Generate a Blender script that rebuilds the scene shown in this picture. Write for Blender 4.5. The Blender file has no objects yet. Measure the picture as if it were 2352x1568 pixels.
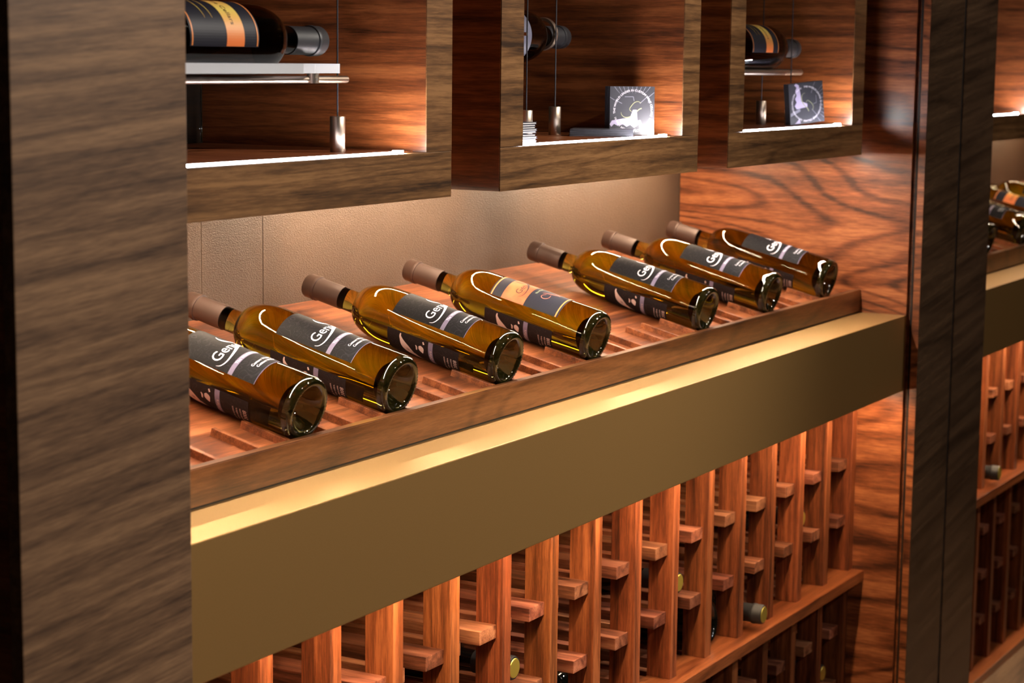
import bpy, bmesh, math, random
from mathutils import Vector, Matrix

S = bpy.context.scene
COL = S.collection
random.seed(7)
ORD = ['first', 'second', 'third', 'fourth', 'fifth', 'sixth', 'seventh', 'eighth', 'ninth']

# ------------------------------------------------------------------ camera
def cam_axes(yaw, pitch, roll):
    f = Vector((math.sin(yaw)*math.cos(pitch), math.cos(yaw)*math.cos(pitch), math.sin(pitch)))
    r = Vector((math.cos(yaw), -math.sin(yaw), 0)); u = r.cross(f)
    c, s = math.cos(roll), math.sin(roll)
    return c*r + s*u, -s*r + c*u, f
FPX = 4618.504
CAMP = Vector((-3.53189, -1.16975, 0.45285))
cr, cu, cf = cam_axes(1.05606, -0.13877, 0.0110)
cam = bpy.data.cameras.new('camera'); camo = bpy.data.objects.new('camera', cam); COL.objects.link(camo)
camo.matrix_world = Matrix(((cr.x, cu.x, -cf.x, CAMP.x), (cr.y, cu.y, -cf.y, CAMP.y), (cr.z, cu.z, -cf.z, CAMP.z), (0, 0, 0, 1)))
cam.sensor_width = 36; cam.lens = FPX/2352*36; cam.clip_start = .05
cam.dof.use_dof = True; cam.dof.focus_distance = 2.55; cam.dof.aperture_fstop = 9.0
S.camera = camo

# ------------------------------------------------------------------ world, exposure
w = bpy.data.worlds.new('world'); S.world = w; w.use_nodes = True
w.node_tree.nodes['Background'].inputs[0].default_value = (1, .86, .72, 1)
w.node_tree.nodes['Background'].inputs[1].default_value = .02
S.view_settings.view_transform = 'Standard'; S.view_settings.look = 'None'
S.view_settings.exposure = 0.16; S.view_settings.gamma = 1; S.view_settings.use_curve_mapping = False
S.cycles.use_denoising = True; S.cycles.max_bounces = 12; S.cycles.transmission_bounces = 10
S.cycles.transparent_max_bounces = 8; S.cycles.sample_clamp_indirect = 4; S.cycles.blur_glossy = .3

# light strengths
K_UNDER = 165.0      # warm strips under the display boxes
K_FRONT = 240.0     # strips along the front underside of the boxes
K_BOX = 38.0        # white strips on the box floors
K_LEDGE = 78.0      # warm strips under the gold ledge
K_ROOM = 14.5        # added room spots (watts each)

# ------------------------------------------------------------------ materials
def lin(c):
    return tuple((x/255/12.92 if x/255 <= .04045 else ((x/255+.055)/1.055)**2.4) for x in c) + (1,)
def newmat(n):
    m = bpy.data.materials.new(n); m.use_nodes = True
    return m, m.node_tree.nodes, m.node_tree.links, m.node_tree.nodes['Principled BSDF']
def plain(n, col, rough=.5, metal=0, spec=.5, **k):
    m, N, L, B = newmat(n)
    B.inputs['Base Color'].default_value = lin(col); B.inputs['Roughness'].default_value = rough
    B.inputs['Metallic'].default_value = metal; B.inputs['Specular IOR Level'].default_value = spec
    for a, v in k.items(): B.inputs[a.replace('_', ' ')].default_value = v
    return m
def math_n(N, L, op, a, b=None, c=None):
    n = N.new('ShaderNodeMath'); n.operation = op
    for i, v in enumerate((a, b, c)):
        if v is None: continue
        if hasattr(v, 'is_output'): L.new(v, n.inputs[i])
        else: n.inputs[i].default_value = v
    return n.outputs[0]
def noise_n(N, L, vec, scale, detail=2, dist=0, rough=.5):
    n = N.new('ShaderNodeTexNoise'); L.new(vec, n.inputs['Vector'])
    n.inputs['Scale'].default_value = scale; n.inputs['Detail'].default_value = detail
    n.inputs['Distortion'].default_value = dist; n.inputs['Roughness'].default_value = rough
    return n.outputs['Fac']
def map_n(N, L, vec, sc, rot=(0, 0, 0)):
    n = N.new('ShaderNodeMapping'); L.new(vec, n.inputs['Vector'])
    n.inputs['Scale'].default_value = sc; n.inputs['Rotation'].default_value = rot
    return n.outputs[0]
def walnut(name, axis, dark, mid, light, rings=26, ringw=.4, big=3.0, stretch=7, rough=.42, bump=.12, streak=34, fine=190, tilt=0, coat=0, vary=.04):
    """figured walnut; axis = grain direction 0/1/2"""
    m, N, L, B = newmat(name)
    tc = N.new('ShaderNodeTexCoord'); oi = N.new('ShaderNodeObjectInfo')
    cx = N.new('ShaderNodeCombineXYZ')
    for i, k in enumerate((31.7, 17.3, 53.9)): L.new(math_n(N, L, 'MULTIPLY', oi.outputs['Random'], k), cx.inputs[i])
    va = N.new('ShaderNodeVectorMath'); va.operation = 'ADD'
    L.new(tc.outputs['Object'], va.inputs[0]); L.new(cx.outputs[0], va.inputs[1]); v = va.outputs[0]
    if tilt: v = map_n(N, L, v, (1, 1, 1), tilt)
    def sc(al, ac): s = [ac]*3; s[axis] = al; return s
    n1 = noise_n(N, L, map_n(N, L, v, sc(1, stretch)), big, 1.2, .12, .35)
    ring = math_n(N, L, 'SINE', math_n(N, L, 'MULTIPLY', n1, rings*math.pi))
    ring = math_n(N, L, 'MULTIPLY_ADD', ring, .5, .5)
    ring = math_n(N, L, 'POWER', ring, 5.0)
    n3 = noise_n(N, L, map_n(N, L, v, sc(1.2, streak)), 1.6, 4, .15, .6)
    n2 = noise_n(N, L, map_n(N, L, v, sc(14, fine)), 2.4, 3, 0, .65)
    n4 = noise_n(N, L, map_n(N, L, v, sc(.9, 4)), 2.2, 1.5)
    f = math_n(N, L, 'MULTIPLY', ring, -ringw)
    f = math_n(N, L, 'ADD', f, math_n(N, L, 'MULTIPLY_ADD', n3, 1.5, -.2))
    f = math_n(N, L, 'ADD', f, math_n(N, L, 'MULTIPLY_ADD', n2, .85, -.42))
    f = math_n(N, L, 'ADD', f, math_n(N, L, 'MULTIPLY_ADD', n4, .4, -.17))
    cr_ = N.new('ShaderNodeValToRGB'); L.new(f, cr_.inputs[0])
    e = cr_.color_ramp.elements; e[0].position = .12; e[0].color = lin(dark); e[1].position = .88; e[1].color = lin(light)
    k = e.new(.5); k.color = lin(mid)
    hs = N.new('ShaderNodeHueSaturation'); L.new(cr_.outputs[0], hs.inputs['Color'])
    L.new(math_n(N, L, 'MULTIPLY_ADD', oi.outputs['Random'], 2*vary, 1-vary), hs.inputs['Value'])
    r2 = math_n(N, L, 'FRACT', math_n(N, L, 'MULTIPLY', oi.outputs['Random'], 7.31))
    L.new(math_n(N, L, 'MULTIPLY_ADD', r2, .045*vary, .5-.0225*vary), hs.inputs['Hue'])
    L.new(hs.outputs[0], B.inputs['Base Color'])
    B.inputs['Roughness'].default_value = rough; B.inputs['Specular IOR Level'].default_value = .45
    if coat: B.inputs['Coat Weight'].default_value = coat; B.inputs['Coat Roughness'].default_value = .22
    bp = N.new('ShaderNodeBump'); bp.inputs['Strength'].default_value = bump; bp.inputs['Distance'].default_value = .0006
    L.new(n2, bp.inputs['Height']); L.new(bp.outputs[0], B.inputs['Normal'])
    return m
GREY = ((62, 46, 37), (106, 80, 60), (140, 108, 80))
TAN = ((50, 32, 18), (98, 67, 39), (136, 98, 61))
RED = ((62, 30, 15), (122, 66, 36), (172, 104, 62))
DRK = ((54, 25, 10), (110, 57, 26), (152, 88, 46))
M = {}
M['pillar'] = walnut('walnut_veneer_brown', 0, *GREY, rings=9, ringw=.16, big=1.6, stretch=12, rough=.38, streak=42, tilt=(0, .08, 0))
M['pillar_shaded'] = walnut('walnut_veneer_shaded', 0, (52, 38, 28), (78, 58, 43), (100, 76, 56), rings=8, ringw=.22, big=1.6, stretch=7, rough=.26, streak=42, tilt=(0, .13, 0))  # darker copy of the pillar veneer, dim light painted into the colour
M['pillar_side'] = walnut('walnut_edge_red', 1, *DRK, rings=8, ringw=.2, big=1.6, rough=.4)
M['box'] = walnut('walnut_veneer_tan', 0, *TAN, rings=13, ringw=.2, big=1.5, stretch=17, rough=.4, streak=44)
M['boxin'] = walnut('walnut_inner_red', 1, *DRK, rings=11, ringw=.22, big=1.8, stretch=12, rough=.38, streak=42)
M['side'] = walnut('walnut_cathedral_red', 1, *RED, rings=34, ringw=.34, big=1.3, stretch=4.2, rough=.36, streak=26, fine=150)
M['tray'] = walnut('walnut_tray_red', 0, (58, 27, 13), (112, 59, 29), (160, 94, 54), rings=9, ringw=.2, big=1.8, stretch=9, rough=.38, streak=46, fine=240)
M['lip'] = walnut('walnut_lip', 0, (58, 31, 14), (97, 57, 29), (130, 82, 46), rings=16, ringw=.24, big=1.8, stretch=5, rough=.34, streak=26, coat=.25)
M['post'] = walnut('walnut_post', 2, (58, 28, 14), (112, 58, 30), (160, 92, 52), rings=9, ringw=.22, big=1.8, stretch=12, rough=.4, streak=56, vary=.2)
M['peg'] = walnut('walnut_peg', 1, (68, 36, 24), (122, 70, 48), (164, 108, 78), rings=10, ringw=.25, big=1.8, stretch=10, rough=.42, streak=52, vary=.32)
M['boxback'] = walnut('walnut_back_shaded', 0, (22, 12, 7), (44, 25, 14), (70, 42, 25), rings=9, ringw=.2, big=1.8, stretch=10, rough=.4)  # veneer darkened to carry the shade at the back of the boxes
M['rail'] = walnut('walnut_rail', 0, (78, 36, 16), (130, 68, 35), (168, 98, 56), rings=9, ringw=.2, big=1.8, stretch=10, rough=.3, streak=42, coat=.3)
M['floorwood'] = walnut('floor_boards', 0, (60, 46, 36), (104, 80, 60), (136, 108, 84), rings=14, ringw=.2, big=1.5, stretch=6, rough=.45)
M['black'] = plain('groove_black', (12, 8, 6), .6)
M['paint'] = plain('room_paint', (70, 60, 50), .8)
M['alu'] = plain('aluminium', (170, 165, 160), .4, 1)
M['nickel'] = plain('satin_nickel', (196, 178, 160), .34, 1)
M['cable'] = plain('dark_cable', (34, 34, 40), .6)
M['caps_brown'] = plain('capsule_brown', (76, 56, 47), .42, .25)
M['caps_dark'] = plain('capsule_charcoal', (34, 34, 38), .5)
M['caps_black'] = plain('capsule_black', (24, 24, 26), .5)
M['golddisc'] = plain('capsule_gold_end', (196, 176, 80), .35, .7)
M['white'] = plain('print_white', (232, 228, 236), .5)
M['lav'] = plain('print_lavender', (112, 102, 124), .5)
M['ink'] = plain('print_dark_brown', (48, 26, 24), .5)
M['inkpage'] = plain('page_white', (214, 214, 216), .8)
M['cover'] = plain('booklet_cover', (62, 62, 68), .35)
M['coverlav'] = plain('print_pale_lavender', (176, 166, 196), .4)
M['coverlight'] = plain('print_light_grey', (128, 128, 140), .4)
M['green'] = plain('print_olive', (150, 152, 118), .4)
M['pale'] = plain('print_dusty_pink', (206, 178, 170), .5)
M['pink'] = plain('print_salmon', (206, 120, 96), .5)
M['orange'] = plain('print_orange_line', (226, 138, 70), .45)
M['greentext'] = plain('print_pale_green', (176, 190, 150), .5)
def glass(name, col, rough=0.0, ior=1.42):
    m, N, L, B = newmat(name)
    B.inputs['Base Color'].default_value = lin(col); B.inputs['Roughness'].default_value = rough
    B.inputs['IOR'].default_value = ior; B.inputs['Transmission Weight'].default_value = 1
    return m
def absorb(name, T, path=.0757, ior=1.45):
    """clear surface, colour from absorption along the path through wine and glass"""
    m = glass(name, (255, 255, 255), 0, ior)
    k = [-math.log(x)/path for x in T]; d = max(k)
    va = m.node_tree.nodes.new('ShaderNodeVolumeAbsorption')
    va.inputs['Density'].default_value = d; va.inputs['Color'].default_value = (*[1-x/d for x in k], 1)
    m.node_tree.links.new(va.outputs[0], m.node_tree.nodes['Material Output'].inputs['Volume'])
    return m
M['amber'] = absorb('amber_wine_glass', (.25, .175, .003))
M['darkglass'] = absorb('dark_bottle_glass', (.10, .045, .008))
M['heel'] = plain('dark_heel_glass', (34, 31, 10), .04, 0, .7, Transmission_Weight=.55, IOR=1.5)
M['blackglass'] = plain('black_bottle_glass', (8, 9, 8), .05, 0, .6)
M['clear'] = glass('clear_glass', (225, 240, 232), 0, 1.5)
m, N, L, B = newmat('frosted_acrylic'); M['acrylic'] = m
B.inputs['Base Color'].default_value = lin((225, 228, 232)); B.inputs['Roughness'].default_value = .35
B.inputs['Transmission Weight'].default_value = .45; B.inputs['IOR'].default_value = 1.45
# gold lacquered metal
m, N, L, B = newmat('satin_gold'); M['gold'] = m
tc = N.new('ShaderNodeTexCoord')
nz = noise_n(N, L, map_n(N, L, tc.outputs['Object'], (1, 1, 1)), 700, 2)
cr_ = N.new('ShaderNodeValToRGB'); L.new(nz, cr_.inputs[0])
cr_.color_ramp.elements[0].color = lin((173, 134, 80)); cr_.color_ramp.elements[1].color = lin((189, 149, 92))
L.new(cr_.outputs[0], B.inputs['Base Color']); B.inputs['Metallic'].default_value = .83; B.inputs['Roughness'].default_value = .5
# leather
m, N, L, B = newmat('taupe_leather'); M['leather'] = m
tc = N.new('ShaderNodeTexCoord')
v = map_n(N, L, tc.outputs['Object'], (1.0, 1, 2.1), (0, .6, 0))
vo = N.new('ShaderNodeTexVoronoi'); vo.feature = 'F1'; L.new(v, vo.inputs['Vector']); vo.inputs['Scale'].default_value = 300
n2 = noise_n(N, L, v, 230, 4, .8)
n3 = noise_n(N, L, tc.outputs['Object'], 6, 3)
hh = math_n(N, L, 'ADD', vo.outputs['Distance'], n2)
cr_ = N.new('ShaderNodeValToRGB'); L.new(n3, cr_.inputs[0])
cr_.color_ramp.elements[0].position = .3; cr_.color_ramp.elements[0].color = lin((80, 62, 48)); cr_.color_ramp.elements[1].position = .7; cr_.color_ramp.elements[1].color = lin((92, 72, 57))
L.new(cr_.outputs[0], B.inputs['Base Color']); B.inputs['Roughness'].default_value = .5
bp = N.new('ShaderNodeBump'); bp.inputs['Strength'].default_value = .42; bp.inputs['Distance'].default_value = .0009
L.new(hh, bp.inputs['Height']); L.new(bp.outputs[0], B.inputs['Normal'])
# labels
def label_mat(name, a, b, sc=120):
    m, N, L, B = newmat(name); tc = N.new('ShaderNodeTexCoord')
    wv = N.new('ShaderNodeTexVoronoi'); wv.feature = 'SMOOTH_F1'; L.new(tc.outputs['Object'], wv.inputs['Vector']); wv.inputs['Scale'].default_value = sc
    s = math_n(N, L, 'SINE', math_n(N, L, 'MULTIPLY', wv.outputs['Distance'], 26))
    n = noise_n(N, L, tc.outputs['Object'], 60, 3)
    f = math_n(N, L, 'MULTIPLY', math_n(N, L, 'GREATER_THAN', s, .86), n)
    cr_ = N.new('ShaderNodeValToRGB'); L.new(f, cr_.inputs[0])
    cr_.color_ramp.elements[0].color = lin(a); cr_.color_ramp.elements[1].color = lin(b)
    L.new(cr_.outputs[0], B.inputs['Base Color']); B.inputs['Roughness'].default_value = .6; B.inputs['Specular IOR Level'].default_value = .16
    return m
M['lab_grey'] = label_mat('label_charcoal_damask', (17, 15, 17), (40, 36, 40))
M['lab_back'] = label_mat('label_dark_brown', (26, 19, 19), (44, 34, 33))
M['lab_navy'] = plain('label_navy', (27, 27, 38), .5, 0, .25)
M['lab_slate'] = plain('label_slate', (84, 84, 100), .5)
m, N, L, B = newmat('label_peach'); M['lab_peach'] = m
tc = N.new('ShaderNodeTexCoord'); n = noise_n(N, L, tc.outputs['Object'], 40, 4)
cr_ = N.new('ShaderNodeValToRGB'); L.new(n, cr_.inputs[0])
cr_.color_ramp.elements[0].position = .3; cr_.color_ramp.elements[0].color = lin((150, 64, 38)); cr_.color_ramp.elements[1].position = .65; cr_.color_ramp.elements[1].color = lin((168, 104, 60))
L.new(cr_.outputs[0], B.inputs['Base Color']); B.inputs['Roughness'].default_value = .45
m, N, L, B = newmat('label_yellow'); M['lab_yellow'] = m
tc = N.new('ShaderNodeTexCoord'); sp = N.new('ShaderNodeSeparateXYZ'); L.new(tc.outputs['Object'], sp.inputs[0])
cr_ = N.new('ShaderNodeValToRGB'); L.new(math_n(N, L, 'MULTIPLY_ADD', sp.outputs[1], 13, .5), cr_.inputs[0])
e = cr_.color_ramp.elements; e[0].position = .1; e[0].color = lin((214, 120, 70)); e[1].position = .95; e[1].color = lin((224, 120, 60)); k = e.new(.6); k.color = lin((222, 196, 96))
L.new(cr_.outputs[0], B.inputs['Base Color']); B.inputs['Roughness'].default_value = .45
def emit(name, col, k):
    m, N, L, B = newmat(name); B.inputs['Base Color'].default_value = (0, 0, 0, 1)
    B.inputs['Emission Color'].default_value = (*col, 1); B.inputs['Emission Strength'].default_value = k
    return m
M['led_warm'] = emit('led_warm', (1, .76, .52), K_UNDER)
M['led_white'] = emit('led_white', (.92, .90, 1.0), K_BOX)
M['led_front'] = emit('led_front', (1, .88, .76), K_FRONT)
M['led_front_far'] = emit('led_front_far', (1, .80, .60), K_FRONT*.30)
M['led_warm_far'] = emit('led_warm_far', (1, .70, .42), K_UNDER*.32)
M['added_glow'] = emit('added_strip_glow', (1, .93, .88), K_BOX*22)
M['led_ledge'] = emit('led_amber', (1, .70, .42), K_LEDGE)
M['lamp'] = emit('fill_lamp_glow', (1, .93, .84), 12)

# ------------------------------------------------------------------ helpers
def bx(bm, x0, x1, y0, y1, z0, z1, bev=0):
    vs = [bm.verts.new(p) for p in ((x0, y0, z0), (x1, y0, z0), (x1, y1, z0), (x0, y1, z0), (x0, y0, z1), (x1, y0, z1), (x1, y1, z1), (x0, y1, z1))]
    fs = [bm.faces.new([vs[i] for i in q]) for q in ((3, 2, 1, 0), (4, 5, 6, 7), (0, 1, 5, 4), (1, 2, 6, 5), (2, 3, 7, 6), (3, 0, 4, 7))]
    if bev:
        es = set(e for f in fs for e in f.edges)
        bmesh.ops.bevel(bm, geom=list(es), offset=bev, segments=2, affect='EDGES', profile=.6)
    return bm
def box(x0, x1, y0, y1, z0, z1, bev=0):
    return bx(bmesh.new(), x0, x1, y0, y1, z0, z1, bev)
def tube(bm, a, b, r, seg=16, caps=True):
    a, b = Vector(a), Vector(b); d = (b-a).normalized()
    u = d.orthogonal().normalized(); v = d.cross(u)
    ra = [bm.verts.new(a + r*(math.cos(2*math.pi*i/seg)*u + math.sin(2*math.pi*i/seg)*v)) for i in range(seg)]
    rb = [bm.verts.new(b + r*(math.cos(2*math.pi*i/seg)*u + math.sin(2*math.pi*i/seg)*v)) for i in range(seg)]
    for i in range(seg): bm.faces.new((ra[i], ra[(i+1) % seg], rb[(i+1) % seg], rb[i]))
    if caps: bm.faces.new(ra[::-1]); bm.faces.new(rb)
    return bm
def lathe(prof, seg=64, knurl=None):
    """prof list of (r,z); closes on the axis where r==0; knurl = indices of rings with alternate relief"""
    bm = bmesh.new(); rings = []
    for k, (r, z) in enumerate(prof):
        if r == 0: rings.append([bm.verts.new((0, 0, z))]); continue
        kk = (knurl or {}).get(k, 0)
        rings.append([bm.verts.new((r*math.cos(2*math.pi*i/seg), r*math.sin(2*math.pi*i/seg), z - (kk if i % 2 else 0))) for i in range(seg)])
    for a, b in zip(rings, rings[1:]):
        for i in range(seg):
            j = (i+1) % seg
            if len(a) == 1: bm.faces.new((a[0], b[j], b[i]))
            elif len(b) == 1: bm.faces.new((a[i], a[j], b[0]))
            else: bm.faces.new((a[i], a[j], b[j], b[i]))
    bmesh.ops.recalc_face_normals(bm, faces=bm.faces)
    return bm
def mesh(name, bm, mat, smooth=False):
    me = bpy.data.meshes.new(name); bm.to_mesh(me); bm.free()
    if mat: me.materials.append(M[mat] if isinstance(mat, str) else mat)
    if smooth:
        for p in me.polygons: p.use_smooth = True
        try: me.set_sharp_from_angle(angle=math.radians(44))
        except Exception: pass
    return me
def link(name, me, parent=None, loc=(0, 0, 0)):
    o = bpy.data.objects.new(name, me); COL.objects.link(o)
    if parent is not None: o.parent = parent
    o.location = loc
    return o
def tag(o, label, cat, group=None):
    o['label'] = label; o['category'] = cat
    if group: o['group'] = group
    return o
def thing(name, label, cat, base=(0, 0, 0), group=None):
    return tag(link(name, None, None, base), label, cat, group)
def part(name, bm, mat, parent, root=None, smooth=False):
    """bm is in world coordinates; root is the thing whose base is the local origin"""
    root = root or parent
    bmesh.ops.translate(bm, verts=bm.verts, vec=-root.location)
    return link(name, mesh(name, bm, mat, smooth), parent)
def solid(name, bm, mat, label, cat, group=None, base=None, smooth=False):
    b = Vector(base) if base else Vector((0, 0, 0))
    bmesh.ops.translate(bm, verts=bm.verts, vec=-b)
    return tag(link(name, mesh(name, bm, mat, smooth), None, b), label, cat, group)
def struct(name, bm, mat):
    o = link(name, mesh(name, bm, mat)); o['kind'] = 'structure'; return o
def copy_tree(o, parent=None):
    c = o.copy(); COL.objects.link(c); c.parent = parent
    for ch in list(o.children): copy_tree(ch, c)
    return c
_txt = {}
def text_verts(s, size):
    """flat text as (verts, faces, width) with the left end at x=0 on the baseline"""
    k = (s, size)
    if k not in _txt:
        cu_ = bpy.data.curves.new('text', 'FONT'); cu_.body = s; cu_.size = size; cu_.resolution_u = 3
        o = bpy.data.objects.new('text', cu_)
        me = bpy.data.meshes.new_from_object(o)
        vs = [v.co.copy() for v in me.vertices]; fs = [tuple(p.vertices) for p in me.polygons]
        x0 = min(v.x for v in vs); x1 = max(v.x for v in vs)
        _txt[k] = ([Vector((v.x-x0, v.y, 0)) for v in vs], fs, x1-x0)
        bpy.data.objects.remove(o); bpy.data.curves.remove(cu_); bpy.data.meshes.remove(me)
    return _txt[k]
def add_text(bm, s, size, fn):
    vs, fs, wd = text_verts(s, size)
    nv = [bm.verts.new(fn(v.x, v.y)) for v in vs]
    for f in fs:
        try: bm.faces.new([nv[i] for i in f])
        except ValueError: pass
    return wd
def add_stroke(bm, pts, fn, sub=6):
    """pts (x, y, half width), smooth stroke laid on a surface by fn"""
    P = []
    n = len(pts)
    for i in range(n-1):
        p0, p1, p2, p3 = pts[max(i-1, 0)], pts[i], pts[i+1], pts[min(i+2, n-1)]
        for k in range(sub):
            t = k/sub
            P.append(tuple(.5*((2*b) + (-a+c)*t + (2*a-5*b+4*c-d)*t*t + (-a+3*b-3*c+d)*t**3) for a, b, c, d in zip(p0, p1, p2, p3)))
    P.append(pts[-1]); prev = None
    for i, (x, y, h) in enumerate(P):
        a = P[max(i-1, 0)]; b = P[min(i+1, len(P)-1)]
        dx, dy = b[0]-a[0], b[1]-a[1]; l = math.hypot(dx, dy) or 1
        h = max(h, .00008)
        q = (bm.verts.new(fn(x-dy/l*h, y+dx/l*h)), bm.verts.new(fn(x+dy/l*h, y-dx/l*h)))
        if prev: bm.faces.new((prev[1], q[1], q[0], prev[0]))
        prev = q

# ------------------------------------------------------------------ room shell
FZ = -.93; W0 = -2.103; YW = .462; PX = .416; BAY = PX - W0       # bay pitch
struct('floor', box(-5.6, 4.2, -3.2, 1.0, FZ-.05, FZ), 'floorwood')
struct('ceiling', box(-5.6, 4.2, -3.2, 1.0, 1.62, 1.67), 'paint')
struct('wall_front', box(-5.6, 4.2, -3.3, -3.2, FZ, 1.62), 'paint')
struct('wall_left', box(-5.7, -5.6, -3.2, 1.0, FZ, 1.62), 'paint')
struct('wall_right', box(4.2, 4.3, -3.2, 1.0, FZ, 1.62), 'paint')
wb = struct('wall_back', box(-5.6, 4.2, YW+.012, 1.0, FZ, 1.62), 'paint')
seams = [-3.2, -2.70, W0, -1.468, -1.3353, 0, PX, 1.55, PX-W0]
for a, b in zip(seams, seams[1:]):       # leather-covered boards with tight seams
    part('leather_panel', box(a+.0004, b-.0004, YW, YW+.012, FZ+.02, 1.6, .0012), 'leather', wb)
# added lamps, unseen, aimed to brighten the pillar and box fronts
for i, (x, y, e, ax) in enumerate([(-.35, -1.75, 2.1, -2.1), (.55, -1.6, .42, .1), (-1.55, -2.2, .5, -1.5)]):
    t = thing('added_fill_lamp', 'added unseen fill lamp out in the room facing the cabinets', 'light', (x, y, 1.62), 'added fill lamps in the room')
    bm = lathe([(.042, 0), (.06, -.004), (.064, 0)], 32); link('trim_ring', mesh('trim_ring', bm, 'alu', True), t)
    bm = lathe([(0, -.001), (.042, -.001)], 32); link('lens', mesh('lens', bm, 'lamp'), t)
    la = bpy.data.lights.new('fill_spot', 'SPOT'); la.energy = K_ROOM*e*10; la.spot_size = math.radians(74); la.spot_blend = .8
    la.shadow_soft_size = .04; la.color = (1, .91, .80)
    lo = bpy.data.objects.new('fill_spot', la); COL.objects.link(lo); lo.location = (x, y, 1.60)
    lo.rotation_euler = (Vector((ax, 0, .0)) - Vector((x, y, 1.60))).to_track_quat('-Z', 'Y').to_euler()

# ------------------------------------------------------------------ pillars
ZT = 1.60
t = thing('wood_pillar', 'broad walnut pillar with horizontal grain in front of the wine display', 'pillar', (-2.21, .2, FZ))
part('front_panel', box(-2.325, W0, -.025, -.0118, FZ, ZT, .0012), 'pillar', t)
part('side_panel', box(-2.3245, -2.31, -.0117, YW, FZ, ZT), 'pillar_side', t)
part('side_panel', box(W0-.018, W0, 0, YW, FZ, ZT), 'side', t)
part('core', box(-2.309, W0-.0185, -.0117, YW-.002, FZ, ZT), 'pillar_side', t)
t = thing('wood_pillar', 'walnut pillar of two shade-painted boards split by a black vertical gap', 'pillar', (.21, .2, FZ))
part('front_panel', box(0, .2010, -.025, -.0118, FZ, ZT, .0010), 'pillar_shaded', t)
part('front_panel', box(.2120, PX, -.025, -.0118, FZ, ZT, .0010), 'pillar_shaded', t)
part('edge_strip', box(-.0006, .0030, -.0242, -.0119, FZ, ZT), 'side', t)
part('seam_shade', box(.2008, .2122, -.0232, -.0116, FZ, ZT), 'black', t)  # black strip standing in for the shade inside the seam
part('core', box(.010, PX-.010, -.0117, YW-.002, FZ, ZT), 'pillar_side', t)
part('groove_backing', box(.0085, .0100, -.0075, -.0045, FZ, ZT), 'black', t)
part('side_panel', box(0, .0098, .0002, YW-.002, FZ, ZT, .0006), 'side', t)
part('side_panel', box(PX-.0098, PX, .0002, YW-.002, FZ, ZT, .0006), 'side', t)

t = thing('wood_pillar', 'shade-painted walnut end pillar closing the far bay', 'pillar', (PX-W0+.2, .2, FZ))
part('front_panel', box(PX-W0, PX-W0+.40, -.025, -.0118, FZ, ZT, .0010), 'pillar_shaded', t)
part('core', box(PX-W0+.010, PX-W0+.39, -.0117, YW-.002, FZ, ZT), 'pillar_side', t)
part('side_panel', box(PX-W0, PX-W0+.0098, .0002, YW-.002, FZ, ZT, .0006), 'side', t)
# ------------------------------------------------------------------ bays
HG = -.1408; TL = math.atan((.1155-.0285)/(YW-.108))
FLZ = lambda y: .0285 + (y-.108)*math.tan(TL)
def ledge(x0, x1, lab, ledlab):
    solid('gold_ledge', box(x0, x1, 0, .30, HG, -.0006, .0014), 'gold', lab, 'ledge', None, ((x0+x1)/2, .15, HG))
    t = thing('light_strip', ledlab, 'light strip', ((x0+x1)/2, .034, HG))
    part('channel', box(x0+.02, x1-.02, .024, .044, HG-.006, HG), 'alu', t)
    part('diffuser', box(x0+.02, x1-.02, .027, .041, HG-.0085, HG-.006), 'led_ledge', t)
def tray(x0, x1, off, bottles_x, lab):
    t = thing('display_tray', lab, 'tray', ((x0+x1)/2, .26, 0))
    bm = bmesh.new()
    pr = ((.0882, .0018), (.0882, .0414), (.1082, .0392), (.1082, .0018))
    for x in (x0, x1):
        for y, z in pr: bm.verts.new((x, y, z))
    bm.verts.ensure_lookup_table(); V = bm.verts
    for q in ((0, 1, 2, 3), (7, 6, 5, 4), (0, 4, 5, 1), (1, 5, 6, 2), (2, 6, 7, 3), (3, 7, 4, 0)): bm.faces.new([V[i] for i in q])
    bmesh.ops.recalc_face_normals(bm, faces=bm.faces)
    bmesh.ops.bevel(bm, geom=[e for e in bm.edges if abs(e.verts[0].co.z-e.verts[1].co.z) < .003 and e.verts[0].co.z > .03], offset=.0012, segments=2, affect='EDGES')
    part('front_lip', bm, 'lip', t)
    part('lip_shade', box(x0+.001, x1-.001, .0894, .107, -.0006, .0018), 'black', t)  # black strip painted in for the shade under the lip
    bm = bmesh.new(); y0, y1 = .1080, YW-.001
    for x in (x0, x1):
        for y, z in ((y0, 0), (y0, FLZ(y0)), (y1, FLZ(y1)), (y1, 0)): bm.verts.new((x, y, z))
    bm.verts.ensure_lookup_table(); V = bm.verts
    for q in ((0, 1, 2, 3), (7, 6, 5, 4), (0, 4, 5, 1), (1, 5, 6, 2), (2, 6, 7, 3), (3, 7, 4, 0)): bm.faces.new([V[i] for i in q])
    bmesh.ops.recalc_face_normals(bm, faces=bm.faces)
    part('sloped_board', bm, 'tray', t)
    rb = box(-.0033, .0033, 0, .070, -.002, .0088, .0008); me = mesh('rib', rb, 'tray')
    cs = []; x = off
    while x > x0+.06: x -= .1268
    while x < x1-.03: cs.append(x); x += .1268
    for b in bottles_x:                       # each bottle lies centred in its own pair of ribs
        c = min(cs, key=lambda q: abs(q-b))
        if abs(c-b) < .045: cs[cs.index(c)] = b
    for c in cs:
        for dx in (-.0265, .0265):
            if x0+.005 < c+dx < x1-.005:
                o = link('rib', me, t, Vector((c+dx, .1078, FLZ(.1078))) - t.location); o.rotation_euler = (TL, 0, 0)
BX1 = [-1.735, -1.545, -1.286, -1.032, -.655, -.388, -.123]; BX2 = [.875, 1.165, 1.47, 1.73]
ledge(W0, 0, 'satin gold ledge beam under the tilted bottle tray between the two pillars', 'light strip under the gold ledge shining on the wine rack between the pillars')
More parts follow.
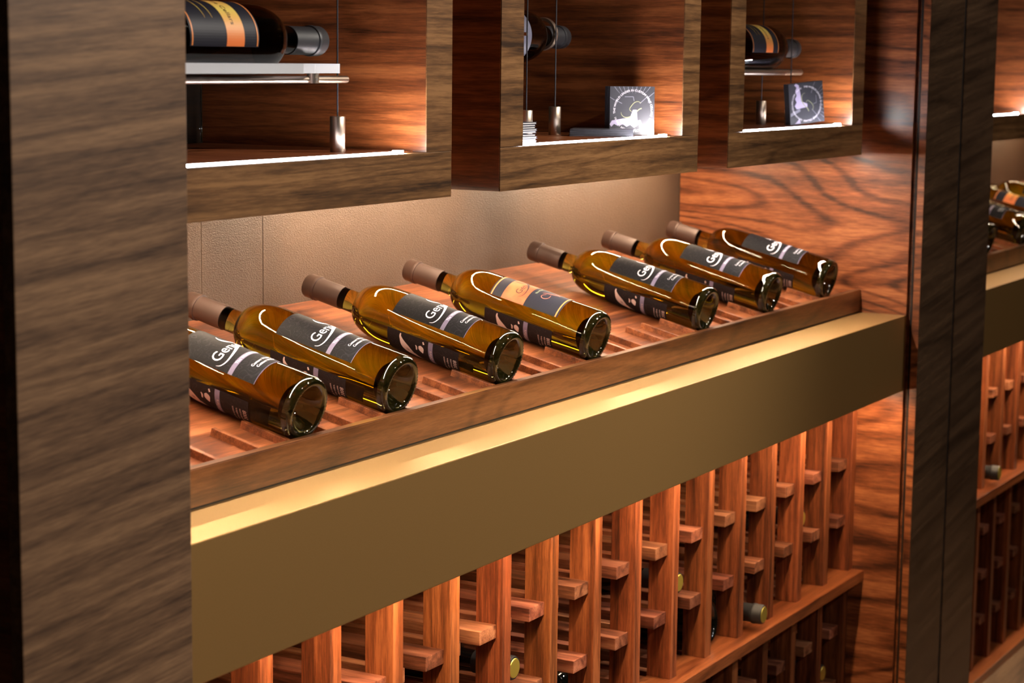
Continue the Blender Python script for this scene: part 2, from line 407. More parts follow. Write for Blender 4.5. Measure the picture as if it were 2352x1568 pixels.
ledge(PX, PX-W0, 'gold ledge beam on the far side of the dark two-board pillar', 'light strip under the gold ledge beyond the dark pillar')
tray(W0+.0005, -.0005, -1.4085, BX1, 'tilted walnut bottle tray with short ribs on the gold ledge between the pillars')
tray(PX+.0005, PX-W0-.0005, .875, BX2, 'tilted walnut bottle tray beyond the dark two-board pillar')

# ------------------------------------------------------------------ display boxes
ZB, ZI, YB, YK = .2914, .3462, .0759, .4135
def display_box(x0, x1, lab, ledlab):
    far = '_far' if x0 > 0 else ''
    th = .0565; zt = 1.0
    t = thing('display_box', lab, 'display box', ((x0+x1)/2, .25, ZB))
    part('bottom_board', box(x0, x1, YB, YK, ZB, ZI-.0005, .0008), 'box', t)
    # stiles: veneered front edges and red-brown faces
    for a, b, c, d in ((x0, x0+th, x0, x0+th), (x1-th, x1, x1-th, x1)):
        part('stile', box(a, b, YB, YB+.0014, ZI, zt), 'box', t)
        part('side_board', box(a, b, YB+.0014, YK, ZI, zt), 'boxin', t)
    part('outer_veneer', box(x0-.0008, x0, YB+.0014, YK, ZB+.0004, zt), 'boxin', t)
    part('floor_board', box(x0+th, x1-th, YB+.019, YK-.004, ZI-.0006, ZI+.0012), 'boxin', t)
    part('top_board', box(x0, x1, YB, YK, zt, zt+.055), 'box', t)
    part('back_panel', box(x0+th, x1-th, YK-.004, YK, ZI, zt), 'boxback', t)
    gp = part('glass_back', box(x0+th+.004, x1-th-.008, YK-.016, YK-.010, ZI+.0013, zt-.1, .0006), 'clear', t)
    part('light_strip', box(x0+th+.001, x1-th-.046, YB+.006, YB+.014, ZI-.0005, ZI+.0018, .0005), 'led_white', t)
    part('added_glow_block', box(x1-th-.052, x1-th-.040, YB+.006, YB+.014, ZI-.0005, ZI+.0030, .0005), 'added_glow', t)  # glowing block added to brighten the wall near the strip end
    u = thing('light_strip', ledlab, 'light strip', ((x0+x1)/2, .37, ZB))
    part('channel', box(x0+.02, x1-.02, .360, .380, ZB-.006, ZB), 'alu', u)
    part('diffuser', box(x0+.02, x1-.02, .3665, .3735, ZB-.0085, ZB-.006), 'led_warm'+far, u)
    u = thing('light_strip', ledlab.replace('warm light strip under', 'warm light strip along the front underside of'), 'light strip', ((x0+x1)/2, .116, ZB))
    part('channel', box(x0+.034, x1-.001, .108, .124, ZB-.0004, ZB+.0004), 'alu', u)
    part('diffuser', box(x0+.034, x1-.001, .1130, .1190, ZB-.0009, ZB-.0004), 'led_front'+far, u)
    return t
display_box(-2.0800, -1.4804, 'open walnut display box holding a bottle on an acrylic plate', 'warm light strip under the display box with the acrylic plate')
display_box(-1.3640, -.7720, 'open walnut display box holding a fan of booklets and a neck ring', 'warm light strip under the display box with the neck ring')
display_box(-.6588, -.0566, 'open walnut display box beside the wood side panel', 'warm light strip under the display box beside the side panel')
display_box(.4730, 1.0730, 'open walnut display box beyond the dark two-board pillar', 'warm light strip under the display box beyond the dark pillar')

display_box(1.9020, 2.4600, 'third walnut display box from the dark pillar in the far bay', 'warm light strip under the third display box of the far bay')
display_box(1.1895, 1.7820, 'second walnut display box from the dark pillar in the far bay', 'warm light strip under the second display box of the far bay')

# ------------------------------------------------------------------ wine bottles
RB = .0378
BODY = [(0, .030), (.006, .0295), (.013, .026), (.019, .018), (.0235, .009), (.0262, .003), (.0285, .0006), (.031, 0), (.0335, .0004), (.0358, .002), (.0372, .005), (.0378, .010),
        (.0378, .060), (.0378, .120), (0.0378, 0.1920), (0.0375, 0.1993), (0.0368, 0.2064), (0.0356, 0.2132), (0.0339, 0.2195), (0.0318, 0.2251), (0.0293, 0.2300), (0.0265, 0.2340), (0.0235, 0.2371), (0.0203, 0.2390), (0.0170, 0.2399), (.0158, .2435), (.0152, .2500), (.0149, .2600), (.0148, .272), (.0144, .300), (.0144, .3262), (0, .3262)]
CAPS = [(.0149, .268), (.0157, .2682), (.0156, .285), (.0154, .3075), (.0155, .3085), (.0169, .3092), (.0172, .3110), (.0172, .3140), (.0166, .3152), (.0166, .3250), (.0155, .3278), (.0120, .3284), (0, .3284)]
def cyl(r, t0, phi0):
    """map label coordinates (s around, w along axis) to the bottle wall"""
    def f(s, w_):
        a = phi0 + s/r
        return (r*math.cos(a), r*math.sin(a), t0+w_)
    return f
def patch(fn, s0, s1, w0, w1, ns=36, nw=1):
    bm = bmesh.new()
    g = [[bm.verts.new(fn(s0+(s1-s0)*i/ns, w0+(w1-w0)*j/nw)) for j in range(nw+1)] for i in range(ns+1)]
    for i in range(ns):
        for j in range(nw): bm.faces.new((g[i][j], g[i+1][j], g[i+1][j+1], g[i][j+1]))
    return bm
LW = .099; LH = .113; T0 = .055
GM = {}
GM['body'] = mesh('glass', lathe(BODY, 96, {6: .0004, 7: .0009, 8: .0009, 9: .0004}), None, True)
GM['caps'] = mesh('capsule', lathe(CAPS, 48), None, True)
def body_mesh(mat):
    k = 'body_'+mat
    if k not in GM:
        me = GM['body'].copy(); GM[k] = me; me.materials.append(M[mat])
        if mat != 'blackglass':
            me.materials.append(M['heel'])
            for p in me.polygons:
                if max(me.vertices[i].co.z for i in p.vertices) < .0102 or (p.center.z < .031 and math.hypot(p.center.x, p.center.y) < .030): p.material_index = 1
    return GM[k]
def caps_mesh(mat):
    k = 'caps_'+mat
    if k not in GM: GM[k] = GM['caps'].copy(); GM[k].materials.append(M[mat])
    return GM[k]
def shared(key, fn, mat):
    if key not in GM: GM[key] = mesh(key, fn(), mat)
    return GM[key]
P0 = -LW/2/RB                              # label's left edge, centred on local +X
R1 = cyl(RB+.0003, T0, P0); R2 = cyl(RB+.0005, T0, P0); R3 = cyl(RB+.0007, T0, P0); R4 = cyl(RB+.0009, T0, P0)
def swoosh(fn, g0, w0, k=1.0):
    bm = bmesh.new()
    q = lambda x, y, h: (g0+x*k, w0+y*k, h*k)
    add_stroke(bm, [q(-.0055, .0015, .0001), q(-.0035, -.0035, .0004), q(.003, -.0068, .0007), q(.013, -.0062, .0010), q(.024, -.0022, .0015), q(.036, .0052, .0022), q(.0440, .0125, .0026), q(.0475, .0175, .0010)], fn)
    add_stroke(bm, [q(.031, .0300, .0002), q(.0285, .0245, .0009), q(.0305, .0180, .0016), q(.0370, .0142, .0013), q(.046, .0135, .0008), q(.054, .0150, .0002)], fn)
    return bm
def grey_label(root):
    lb = link('front_label', shared('front_label_grey', lambda: patch(R1, 0, LW, 0, LH), 'lab_grey'), root)
    link('print_band', shared('print_band_grey', lambda: patch(R2, 0, LW, .0315, .0375), 'lav'), lb)
    def g():
        bm = bmesh.new(); add_text(bm, 'Genuwine', .0190, lambda x, y: R3(.0085+x, .0545+y)); return bm
    link('lettering', shared('lettering_grey', g, 'white'), lb)
    link('swoosh_mark', shared('swoosh_grey', lambda: swoosh(R3, .0095, .0540, 1.12), 'white'), lb)
    def h():
        bm = bmesh.new()
        add_text(bm, 'The World Leader in', .0052, lambda x, y: R3(.0150+x, .0328+y))
        add_text(bm, 'Custom Wine Cellars', .0050, lambda x, y: R3(.0195+x, .0140+y))
        add_text(bm, 'Custom Wine Cellars', .0050, lambda x, y: R3(.0215+x, .0080+y))
        return bm
    link('small_print', shared('small_print_grey', h, 'white'), lb)
    def e():
        bm = patch(R2, 0, LW, 0, .0006)
        return bm
    link('paper_edge', shared('paper_edge_grey', e, 'lav'), lb)
def back_label(root):
    B0 = P0 + math.pi; b1 = cyl(RB+.0003, T0, B0); b2 = cyl(RB+.0005, T0, B0); b3 = cyl(RB+.0007, T0, B0)
    lb = link('back_label', shared('back_label_brown', lambda: patch(b1, 0, LW, 0, LH), 'lab_back'), root)
    link('print_band', shared('print_band_back', lambda: patch(b2, 0, LW, .0405, .0475), 'lav'), lb)
    def art():
        bm = bmesh.new(); X = LW   # right edge of the label is the one in view
        f = lambda x, y: b2(X-x, y)
        add_stroke(bm, [(.002, .0915, .0008), (.006, .0920, .0014), (.011, .0900, .0028), (.017, .0870, .0050), (.023, .0830, .0062), (.029, .0780, .0052), (.034, .0730, .0026), (.040, .0690, .0008)], f)
        add_stroke(bm, [(.030, .0730, .0022), (.038, .0650, .0012), (.046, .0590, .0003)], f)
        add_stroke(bm, [(.0105, .0610, .0018), (.0140, .0590, .0042), (.0175, .0580, .0032), (.0215, .0565, .0006)], f)
        add_stroke(bm, [(.0115, .0675, .0006), (.0140, .0660, .0012), (.0190, .0665, .0009)], f)
        add_stroke(bm, [(.003, .0560, .0010), (.0065, .0545, .0012)], f)
        return bm
    link('flower_print', shared('flower_back', art, 'pale'), lb)
    def tx():
        bm = bmesh.new()
        for i, s in enumerate(('The world leader in custom', 'wine cellars.', 'genuwinecellars.com')):
            wd = text_verts(s, .0040)[2]
            add_text(bm, s, .0040, lambda x, y, i=i, wd=wd: b3(LW-.012-wd+x, .0210-.0052*i+y))
        wd = text_verts('Genuwine Cellars', .0062)[2]
        add_text(bm, 'Genuwine Cellars', .0062, lambda x, y: b3(LW-.012-wd+x, .0420+y))
        wd2 = text_verts('2008', .0075)[2]
        add_text(bm, '2008', .0075, lambda x, y: b3(LW-.012-wd2+x, .0030+y))
        return bm
    link('small_print', shared('small_print_back', tx, 'pale'), lb)
def orange_label(root, band='lab_peach', letter='ink'):
    k = band
    lb = link('front_label', shared('front_label_navy', lambda: patch(R1, 0, LW, 0, LH), 'lab_navy'), root)
    if band == 'lab_peach':
        b0, b1 = LH*.50, LH*.83
        def slate(): return patch(R2, 0, LW, LH*.03, LH*.5)
        link('print_panel', shared('panel_slate', slate, 'lab_navy'), lb)
        def scr():
            bm = bmesh.new()
            f = lambda x, y: R3(x, y)
            add_stroke(bm, [(.032, .0360, .0003), (.026, .0400, .0003), (.022, .0370, .0004), (.0225, .0315, .0004), (.027, .0280, .0003), (.034, .0290, .0002)], f)
            add_stroke(bm, [(.033, .0420, .0002), (.0370, .0330, .0006), (.0400, .0240, .0007), (.0425, .0180, .0003)], f)
            add_stroke(bm, [(.0400, .0180, .0002), (.0440, .0230, .0004), (.0470, .0330, .0002)], f)
            add_stroke(bm, [(.0440, .0230, .0002), (.0490, .0200, .0004), (.0520, .0280, .0002)], f)
            return bm
        link('script_mark', shared('script_peach', scr, 'pink'), lb)
        def gt():
            bm = bmesh.new(); add_text(bm, 'The World Leader in', .0042, lambda x, y: R3(.026+x, .0480+y)); return bm
        link('small_print', shared('small_peach', gt, 'greentext'), lb)
        s0, wl, sz = .0150, b0+.0125, .0135
    else:
        b0, b1 = LH*.52, LH*.78
        def ln():
            bm = bmesh.new()
            for w_ in (.030, .042): add_stroke(bm, [(.030, w_, .0002), (.05, w_-.001, .0005), (.070, w_, .0002)], R3)
            return bm
        link('script_mark', shared('script_yellow', ln, 'lab_yellow'), lb)
        s0, wl, sz = .0100, b0+.010, .0130
    pb = link('print_band', shared('band_'+k, lambda: patch(R2, 0, LW, b0, b1), band), lb)
    def g():
        bm = bmesh.new(); add_text(bm, 'Genuwine Cellars' if band != 'lab_peach' else 'Genuwine', sz*(.72 if band != 'lab_peach' else 1), lambda x, y: R3(s0+x, wl+y)); return bm
    link('lettering', shared('lettering_'+k, g, letter), lb)
    if band == 'lab_peach': link('swoosh_mark', shared('swoosh_'+k, lambda: swoosh(R3, s0, wl, .82), letter), lb)
    link('edge_line', shared('edge_a_'+k, lambda: patch(R3, 0, LW, .0022, .0040), 'orange'), lb)
    link('edge_line', shared('edge_b_'+k, lambda: patch(R3, 0, LW, LH-.0040, LH-.0022), 'orange'), lb)
def orient(root, base, zax, xax):
    z = Vector(zax).normalized(); x = Vector(xax); x = (x - z*x.dot(z)).normalized(); y = z.cross(x)
    root.matrix_world = Matrix(((x.x, y.x, z.x, base[0]), (x.y, y.y, z.y, base[1]), (x.z, y.z, z.z, base[2]), (0, 0, 0, 1)))
def bottle(lab, base, zax, xax, glass_='amber', caps='caps_brown', front='grey', back=True, group=None, goldend=False):
    root = thing('wine_bottle', lab, 'bottle', (0, 0, 0), group)
    link('glass', body_mesh(glass_), root)
    cp = link('capsule', caps_mesh(caps), root)
    if goldend: link('end_disc', shared('end_disc', lambda: lathe([(0, .3292), (.0128, .3291), (.0136, .3282), (0, .3280)], 32), 'golddisc'), cp)
    if front == 'grey': grey_label(root)
    elif front == 'peach': orange_label(root)
    elif front == 'yellow': orange_label(root, 'lab_yellow')
    elif front == 'slate': link('front_label', shared('front_label_slate', lambda: patch(R1, 0, LW, 0, LH), 'lab_slate'), root)
    if back: back_label(root)
    orient(root, base, zax, xax)
    return root
# bottles on the tray
AXT = (0, math.cos(TL), math.sin(TL))
UPT = Vector((0, -math.sin(TL), math.cos(TL)))
def tray_bottle(x, lab, front='grey', roll=11, group=None, glass_='amber', y=.1128):
    a = math.radians(roll)
    xa = UPT*math.cos(a) + Vector((1, 0, 0))*math.sin(a)
    base = Vector((x, y, FLZ(y))) + UPT*(RB+(.0009 if x == BX1[0] else .0010))
    return bottle(lab, base, AXT, xa, glass_, 'caps_brown', front, True, group)
TB = [(-1.735, 'grey', 'amber wine bottle with grey label whose neck is hidden behind the broad pillar'),
      (-1.545, 'grey', 'amber wine bottle with grey label and crumpled brown capsule touching the broad pillar'),
      (-1.286, 'grey', 'amber wine bottle with grey label lying next to the orange-labelled bottle, pillar side'),
      (-1.032, 'peach', 'amber wine bottle with navy and orange label on the tilted tray'),
      (-.655, 'grey', 'amber wine bottle with grey label beside the empty ribs next to the orange-labelled bottle'),
      (-.388, 'grey', 'amber wine bottle with grey label, second from the wood side panel'),
      (-.123, 'grey', 'amber wine bottle with grey label lying against the wood side panel')]
for x, fr, lab in TB: tray_bottle(x, lab, fr)
for x, fr, lab in [(.875, 'grey', 'wine bottle whose round base peeps out past the dark two-board pillar'),
                   (1.165, 'grey', 'wine bottle with grey label on the tray beyond the dark pillar'),
                   (1.47, 'yellow', 'wine bottle with yellow banded label on the tray beyond the dark pillar'),
                   (1.73, 'grey', 'wine bottle with dark capsule behind the yellow banded bottle beyond the pillar')]:
    tray_bottle(x, lab, fr)
# bottles in the boxes
def box_bottle(xend, y, z, lab, front, glass_='darkglass', roll=61):
    a = math.radians(roll)
    return bottle(lab, (xend-.3284, y, z), (1, 0, 0), (0, -math.cos(a), math.sin(a)), glass_, 'caps_dark', front, False)
box_bottle(-1.6676, .137, .4720, 'dark wine bottle with yellow and navy label resting in an acrylic plate', 'yellow')
box_bottle(-.905, .237, .4872, 'dark wine bottle hanging with its neck through a metal ring', 'slate', roll=5)
box_bottle(-.178, .165, .4786, 'dark wine bottle with yellow and navy label lying on metal rods', 'yellow')

# ------------------------------------------------------------------ hanging holders
def weight(t, x, y, h=.0405):
    bm = lathe([(0, 0), (.0082, 0), (.0087, .0006), (.0087, h-.0006), (.0082, h), (0, h)], 32)
    bmesh.ops.translate(bm, verts=bm.verts, vec=(x, y, ZI+.0012)); part('weight', bm, 'nickel', t, None, True)
    part('cable', tube(bmesh.new(), (x, y, ZI+h), (x, y, .998), .0010, 8), 'cable', t)
t = thing('bottle_holder', 'frosted acrylic bottle plate on a nickel rod hung from dark cables', 'holder', (-1.80, .137, ZI))
weight(t, -1.6300, .137); weight(t, -2.0125, .137)
part('rod', tube(bmesh.new(), (-2.0215, .137, .4295), (-1.6127, .137, .4295), .0042, 20), 'nickel', t, None, True)
yb = .137
out = [(-2.006, yb-.042), (-1.755, yb-.042), (-1.748, yb-.038), (-1.735, yb-.024), (-1.700, yb-.018), (-1.690, yb-.012), (-1.640, yb-.010)]
out += [(x, 2*yb-y) for x, y in out[::-1]]
hx = [(-1.998, yb-.0288), (-1.795, yb-.0288), (-1.775, yb-.0238), (-1.763, yb-.0150), (-1.752, yb-.005), (-1.750, yb)]
hole = hx + [(x, 2*yb-y) for x, y in hx[::-1][1:]]
bm = bmesh.new()
o_ = [bm.verts.new((x, y, .4365)) for x, y in out]; h_ = [bm.verts.new((x, y, .4365)) for x, y in hole]
eo = [bm.edges.new((o_[i], o_[(i+1) % len(o_)])) for i in range(len(o_))]; eh = [bm.edges.new((h_[i], h_[(i+1) % len(h_)])) for i in range(len(h_))]
bmesh.ops.triangle_fill(bm, use_beauty=True, edges=eo+eh)
ex = bmesh.ops.extrude_face_region(bm, geom=bm.faces[:])
bmesh.ops.translate(bm, verts=[v for v in ex['geom'] if isinstance(v, bmesh.types.BMVert)], vec=(0, 0, .0106))
bmesh.ops.recalc_face_normals(bm, faces=bm.faces)
part('acrylic_plate', bm, 'acrylic', t)
for x in (-1.683, -2.002):
    cl = part('clamp', tube(bmesh.new(), (x, .1335, .4255), (x, .1335, .4366), .0068, 20), 'nickel', t, None, True)
    part('screw', tube(bmesh.new(), (x-.002, .1264, .4300), (x-.002, .1282, .4300), .0014, 10), 'alu', cl, t)
t = thing('bottle_holder', 'nickel ring holding a bottle neck on a dark hanging cable', 'holder', (-1.0, .237, ZI))
weight(t, -.971, .212)
def hoop(x, r0, r1, cz):
    bm = bmesh.new(); rg = []
    for i in range(40):
        a = 2*math.pi*i/40
        rg.append([bm.verts.new((x+dx, .237+r*math.cos(a), cz+r*math.sin(a))) for r, dx in ((r0, -.004), (r1, -.004), (r1, .004), (r0, .004))])
    for i in range(40):
        for j in range(4): bm.faces.new((rg[i][j], rg[i][(j+1) % 4], rg[(i+1) % 40][(j+1) % 4], rg[(i+1) % 40][j]))
    bmesh.ops.recalc_face_normals(bm, faces=bm.faces)
    return bm
part('neck_ring', hoop(-.966, .0196, .0236, .4872+.0038), 'nickel', t, None, True)     # the neck lies in the bottom of the ring
part('ring_stem', tube(bmesh.new(), (-.971, .2120, .4910), (-.967, .2150, .4910), .0024, 12), 'nickel', t)
part('body_ring', hoop(-1.190, .0389, .0428, .4872+.0008), 'nickel', t, None, True)
part('ring_stem', tube(bmesh.new(), (-1.190, .137, .4877), (-1.190, .1955, .4877), .0024, 12), 'nickel', t)
weight(t, -1.190, .137)
t = thing('bottle_holder', 'nickel rods carrying a bottle above the leaning booklets', 'holder', (-.33, .165, ZI))
weight(t, -.234, .1455); weight(t, -.2446, .195); weight(t, -.560, .1455); weight(t, -.560, .195)
for y_, xe, yc in ((.151, -.177, .1455), (.179, -.190, .195)):      # the bottle lies in the trough between two rods
    rd = part('rod', tube(bmesh.new(), (-.585, y_, .4379), (xe, y_, .4379), .0052, 20), 'nickel', t, None, True)
    for x_ in ((-.234 if y_ < .16 else -.2446), -.560): part('eyelet', tube(bmesh.new(), (x_, y_, .4379), (x_, yc, .4379), .0018, 10), 'nickel', rd, t)

# ------------------------------------------------------------------ booklets
def booklet_meshes(wd, ht, th):
    k = 'bk%s_%s_%s' % (wd, ht, th)
    if k not in GM:
        bm = bmesh.new(); bx(bm, 0, wd, 0, ht, 0, .0005); bx(bm, 0, wd, 0, ht, th-.0005, th); bx(bm, 0, .0005, 0, ht, .0005, th-.0005)
        GM[k] = (mesh('cover', bm, 'cover'), mesh('pages', box(.0006, wd-.0010, .0008, ht-.0008, .0006, th-.0006), 'inkpage'))
    return GM[k]
def booklet(lab, grp, mat4, wd=.07, ht=.07, th=.0024, white=False):
    c, p = booklet_meshes(wd, ht, th)
    t = thing('booklet', lab, 'booklet', (0, 0, 0), grp)
    link('cover', c, t); link('pages', p, t); t.matrix_world = mat4
    return t
def cover_print(t, th, wd=.07, rot=0):
    """printed front: room picture, ring of lettering and looped logo"""
    cx = cy = wd/2
    def pl(x, y, h): return (x, y, th+h)
    def rt(x, y):
        x -= cx; y -= cy; a = math.radians(rot); return (cx + x*math.cos(a)-y*math.sin(a), cy + x*math.sin(a)+y*math.cos(a))
    def poly(bm, pts, h):
        bm.faces.new([bm.verts.new(pl(*rt(x*wd, y*wd), h)) for x, y in pts])
    bm = bmesh.new()
    poly(bm, [(.0, .22), (.05, .30), (.3, .34), (.45, .35), (.52, .52), (.6, .52), (.63, .20), (.55, .15), (.46, .21), (.38, .17), (.3, .22), (.18, .19), (.10, .23), (.04, .17)], .00015)
    poly(bm, [(.86, .27), (.99, .30), (.99, .12), (.93, .2)], .00015)
    link('carpet_print', mesh('carpet_print', bm, 'coverlav'), t)
    bm = bmesh.new(); f = lambda x, y: pl(*rt(x*wd, y*wd), .00012)
    for a, b in (((.33, .79), (.52, .79)), ((.52, .79), (.54, .70)), ((.67, .65), (.82, .78)), ((.86, .78), (.99, .88)), ((.0, .78), (.1, .72)), ((.12, .72), (.27, .65)), ((.86, .78), (.86, .66))):
        add_stroke(bm, [(a[0], a[1], .006), ((a[0]+b[0])/2, (a[1]+b[1])/2, .006), (b[0], b[1], .006)], f, 2)
    for i in range(9):
        x = .1+.1*i; add_stroke(bm, [(.5+(x-.5)*.7, .86, .002), (.5+(x-.5)*.85, .92, .004), (x, .995, .007)], f, 2)
    link('room_print', mesh('room_print', bm, 'coverlight'), t)
    bm = bmesh.new(); poly(bm, [(.62, .30), (.69, .31), (.80, .02), (.72, .02)], .0001)
    link('counter_print', mesh('counter_print', bm, 'coverlight'), t)
    bm = bmesh.new(); R = .40*wd; s = 'THE WORLD LEADER IN CUSTOM WINE CELLARS  GENUWINECELLARS.COM 1.866.41  '
    wdt = text_verts(s, .0046)[2]; k = 2*math.pi*.97/wdt
    a0 = math.radians(188)
    add_text(bm, s, .0046, lambda x, y: pl(*rt(cx+.02*wd+(R+y*.95)*math.cos(a0-x*k), cy+(R+y*.95)*math.sin(a0-x*k)), .0003))
    link('ring_lettering', mesh('ring_lettering', bm, 'white'), t)
    bm = bmesh.new(); f = lambda x, y: pl(*rt(x*wd, y*wd), .00035)
    add_stroke(bm, [(.69, .66, .004), (.63, .69, .005), (.55, .67, .007), (.48, .60, .007), (.44, .53, .006), (.49, .48, .004)], f)
    add_stroke(bm, [(.71, .55, .008), (.64, .52, .009), (.55, .43, .010), (.44, .37, .011), (.34, .365, .008), (.27, .41, .005), (.25, .47, .003)], f)
    link('loop_logo', mesh('loop_logo', bm, 'green'), t)
def stand(p_right, dirv, z, lean=0.0):
    """matrix: local x along the cover (left to right seen from the front), y up, z out of the cover"""
    x = Vector((-dirv[0], -dirv[1], 0)).normalized(); n = Vector((x.y, -x.x, 0))
    if n.dot(Vector((.87, .49, 0))) > 0: n = -n
    up = Vector((0, 0, 1)); c, s = math.cos(lean), math.sin(lean)
    x2 = x*c - up*s; u2 = up*c + x*s
    return x2, u2, n
def mat_of(x, y, z, o): return Matrix(((x.x, y.x, z.x, o.x), (x.y, y.y, z.y, o.y), (x.z, y.z, z.z, o.z), (0, 0, 0, 1)))
x_, u_, n_ = stand(None, (-.75, .66), 0)
pr = Vector((-.8606, .1065, ZI+.0012))
for i in range(7):
    o = pr - x_*.07 - n_*(.0027*i+.0024) + x_*random.uniform(-.0006, .0006)
    b = booklet('square booklet with a ring of lettering standing upright in the ring-holder box' if i == 0 else 'dark square booklet, %s behind the upright ring-lettered one in the ring-holder box' % ORD[i-1],
                'booklets standing in the ring-holder box' if i else None, mat_of(x_, u_, n_, o))
    if i == 0: cover_print(b, .0024)
x_, u_, n_ = stand(None, (-.82, .57), 0, math.radians(-6))
pr = Vector((-.2035, .0930, ZI+.0012))
for i in range(6):
    o = pr - x_*.07 - n_*(.0025*i+.0024) + Vector((0, 0, .0))
    o.z = ZI + .0012 + (0.0 if x_.z > 0 else abs(x_.z)*.07)
    b = booklet('square booklet with a ring of lettering leaning in the box beside the side panel' if i == 0 else 'dark square booklet, %s behind the leaning ring-lettered one beside the side panel' % ORD[i-1],
                'booklets leaning in the box beside the side panel' if i else None, mat_of(x_, u_, n_, o))
    if i == 0: cover_print(b, .0024, .07, -90)
def flat(x, y, z, a, wd, ht, th, lab, grp):
    a = math.radians(a); X = Vector((math.cos(a), math.sin(a), 0)); Y = Vector((-math.sin(a), math.cos(a), 0))
    return booklet(lab, grp, mat_of(X, Y, Vector((0, 0, 1)), Vector((x, y, z))), wd, ht, th)
for i in range(4):
    flat(-.954, .0945, ZI+.0012+.0025*i, 30-2.5*i, .055, .090, .0024, 'thin dark booklet lying flat, %s from the bottom of the fan in the ring-holder box' % ORD[i], 'booklets fanned out in the ring-holder box')
for i in range(9):
    flat(-1.3045+random.uniform(-.001, .001), .0925+random.uniform(-.0005, .0005), ZI+.0013+.0029*i+(.0012 if i > 3 else 0), random.uniform(-1, 1), .062, .10, .0028,
         'white-edged booklet, %s from the bottom of the flat stack in the ring-holder box' % ORD[i], 'booklets stacked flat in the ring-holder box')

# ------------------------------------------------------------------ wine racks
PITCH = .1305; PW = .0226
LEV_U = [-.487+.1065*k for k in range(4)]
LEV_L = [-.487-.1065*k for k in range(1, 4)]
def rack(xr, n, yf, z0, z1, levels, lab):
    t = thing('wine_rack', lab, 'wine rack', (xr-PITCH*n/2, .25, z0))
    key = 'post%.3f_%.3f' % (z0, z1)
    if key not in GM:
        GM[key] = mesh('post', box(-PW, 0, 0, .0400, 0, z1-z0, .0009), 'post')
        GM[key+'b'] = mesh('back_post', box(-PW, 0, 0, .030, -.0096 if z0 > -.6 else 0, z1-z0), 'post')
        GM['peg'] = mesh('peg', box(0, .0425, 0, .285, -.0185, 0, .0009), 'peg'); GM['peg_n'] = mesh('peg', box(0, .0180, 0, .285, -.0185, 0, .0009), 'peg')
    for k in range(n):
        x = max(xr - PITCH*k, (W0 if xr < .1 else PX) + PW + .0003)   # the end post stands against the pillar
        link('post', GM[key], t, Vector((x, yf, z0)) - t.location)
        link('back_post', GM[key+'b'], t, Vector((x, yf+.27, z0)) - t.location)
        for z in levels:
            if z-.0185 < z0-.001 and z > z0+.02: continue
            if k < n-1: link('peg', GM['peg'], t, Vector((x-PW-.0425, yf+.0092, z)) - t.location)
            if k > 0: link('peg', GM['peg_n'], t, Vector((x, yf+.0092, z)) - t.location)
    part('back_panel', box(max(xr-PITCH*(n-1)-PW, W0+.0003 if xr < .1 else PX+.0003), xr, .4480, .4580, z0, z1), 'pillar_side', t)  # panel added to darken the gaps between the posts
    return t
rack(-.0003, 17, .0865, -.487, HG-.001, [z for z in LEV_U if z > -.48] + [], 'walnut wine rack of upright posts and pegs right under the gold ledge')
rack(-.0003, 17, .0934, FZ+.02, -.507, LEV_L, 'shaded lower walnut wine rack below the horizontal shelf rail')
rack(.9855+.1305*6, 11, .0865, -.487, HG-.001, [z for z in LEV_U if z > -.48], 'walnut wine rack under the gold ledge beyond the dark pillar')
rack(.9855+.1305*6, 11, .0934, FZ+.02, -.507, LEV_L, 'dark lower walnut wine rack beyond the dark two-board pillar')
def rail(x0, x1, lab, lab2):
    t = thing('shelf_rail', lab, 'shelf rail', ((x0+x1)/2, .11, -.507))
    part('rail_board', box(x0, x1, .0635, .1265, -.507, -.487, .0010), 'rail', t)
    part('back_rail', box(x0, x1, .355, .386, -.507, -.4966), 'rail', t)
    n = int((x1-x0)/PITCH)
    for k in range(17):
        xr = (-.0003 if x1 < .1 else .9855+PITCH*6) - PITCH*k
        for a, me in ((xr-PW-.0425, GM['peg_s']), (xr, GM['peg_sn'])):
            if a > x0 and a+.0425 < x1: link('bottle_support', me, t, Vector((a, .1266, -.4885)) - t.location)
    solid('base_rail', box(x0, x1, .0635, .40, FZ, FZ+.02, .0010), 'rail', lab2, 'rail', None, ((x0+x1)/2, .2, FZ))
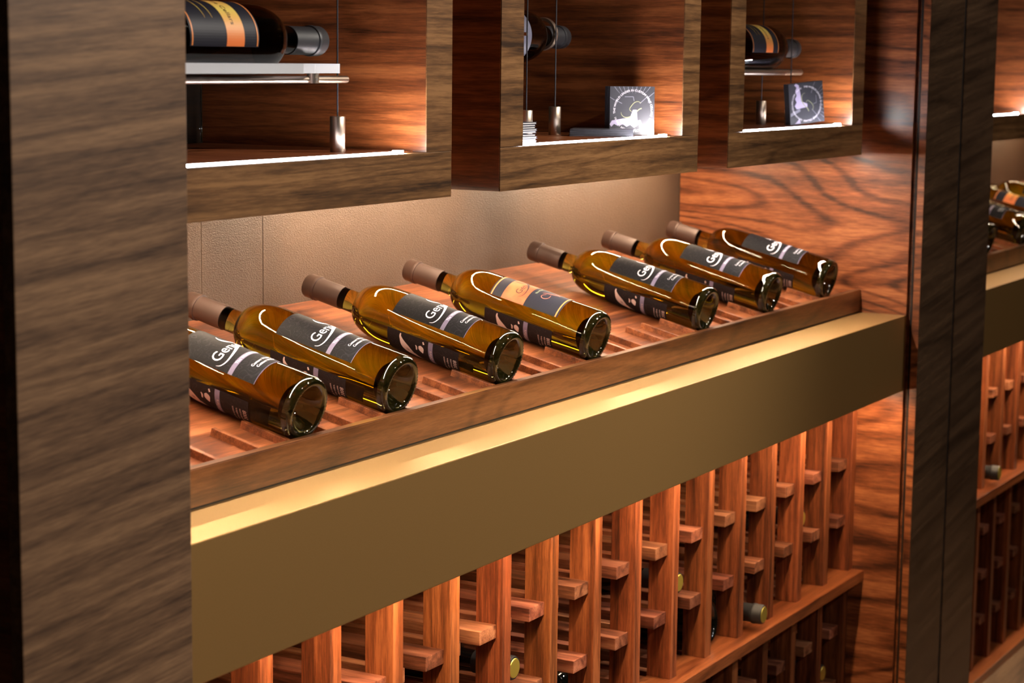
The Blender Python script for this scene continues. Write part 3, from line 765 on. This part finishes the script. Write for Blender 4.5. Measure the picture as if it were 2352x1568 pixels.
GM['peg_sn'] = mesh('bottle_support', box(0, .0180, 0, .2284, -.0170, 0, .0008), 'peg')
GM['peg_s'] = mesh('bottle_support', box(0, .0425, 0, .2284, -.0170, 0, .0008), 'peg')
rail(W0, -.0002, 'walnut shelf rail between the upper and lower wine rack beside the side panel', 'walnut base rail on the floor below the rack between the pillars')
rail(PX, PX-W0, 'walnut shelf rail between the wine racks beyond the dark pillar', 'walnut base rail on the floor beyond the dark two-board pillar')
# bottles in the racks
def rack_bottle(cellx, level, yend, lab, neck=True, group=None):
    z = (level-.0015 if level < -.48 and level > -.49 else level) + math.sqrt(RB**2-.0238**2)
    if neck: return bottle(lab, (cellx, yend+.3292, z), (0, -1, 0), (0, 0, 1), 'blackglass', 'caps_black', None, False, group, True)
    # base outward: the heel lies on the shelf rail, the body dips back onto the supports behind it
    sl = .060; z0 = -.487 + RB*math.sqrt(1+sl*sl) + sl*(.1265-yend)
    return bottle(lab, (cellx, yend, z0), (0, 1, -sl), (0, 0, 1), 'blackglass', 'caps_black', None, False, group)
c0 = lambda j: -.0003 - PITCH*j + (-PITCH + (-PW))/2 - .01225      # centre of the gap left of post j
rack_bottle(c0(3), -.487, .0660, 'black-capped bottle poking out just above the shelf rail')
rack_bottle(c0(9), LEV_U[1], .1030, 'rack bottle with gold capsule end under the middle of the gold ledge')
rack_bottle(c0(5), LEV_U[1], .1030, 'rack bottle with gold capsule end three cells from the one poking out')
rack_bottle(c0(1), LEV_U[1], .1040, 'rack bottle with gold end in a cell near the side panel')
rack_bottle(c0(0), LEV_L[1], .1040, 'rack bottle with gold end in the lower rack next to the side panel')
rack_bottle(c0(8), -.487, .0960, 'black bottle lying base outward on the shelf rail under the gold ledge', False)
rack_bottle(c0(4), -.487, .1080, 'black bottle lying base outward beside the black-capped bottle above the rail', False)
rack_bottle(c0(7), -.487, .0660, 'black-capped bottle just above the shelf rail, next to the base-outward black bottle')
rack_bottle(.9855-PITCH/2-PW/2-.01225, -.487, .0640, 'black-capped bottle poking out above the shelf rail beyond the dark pillar')
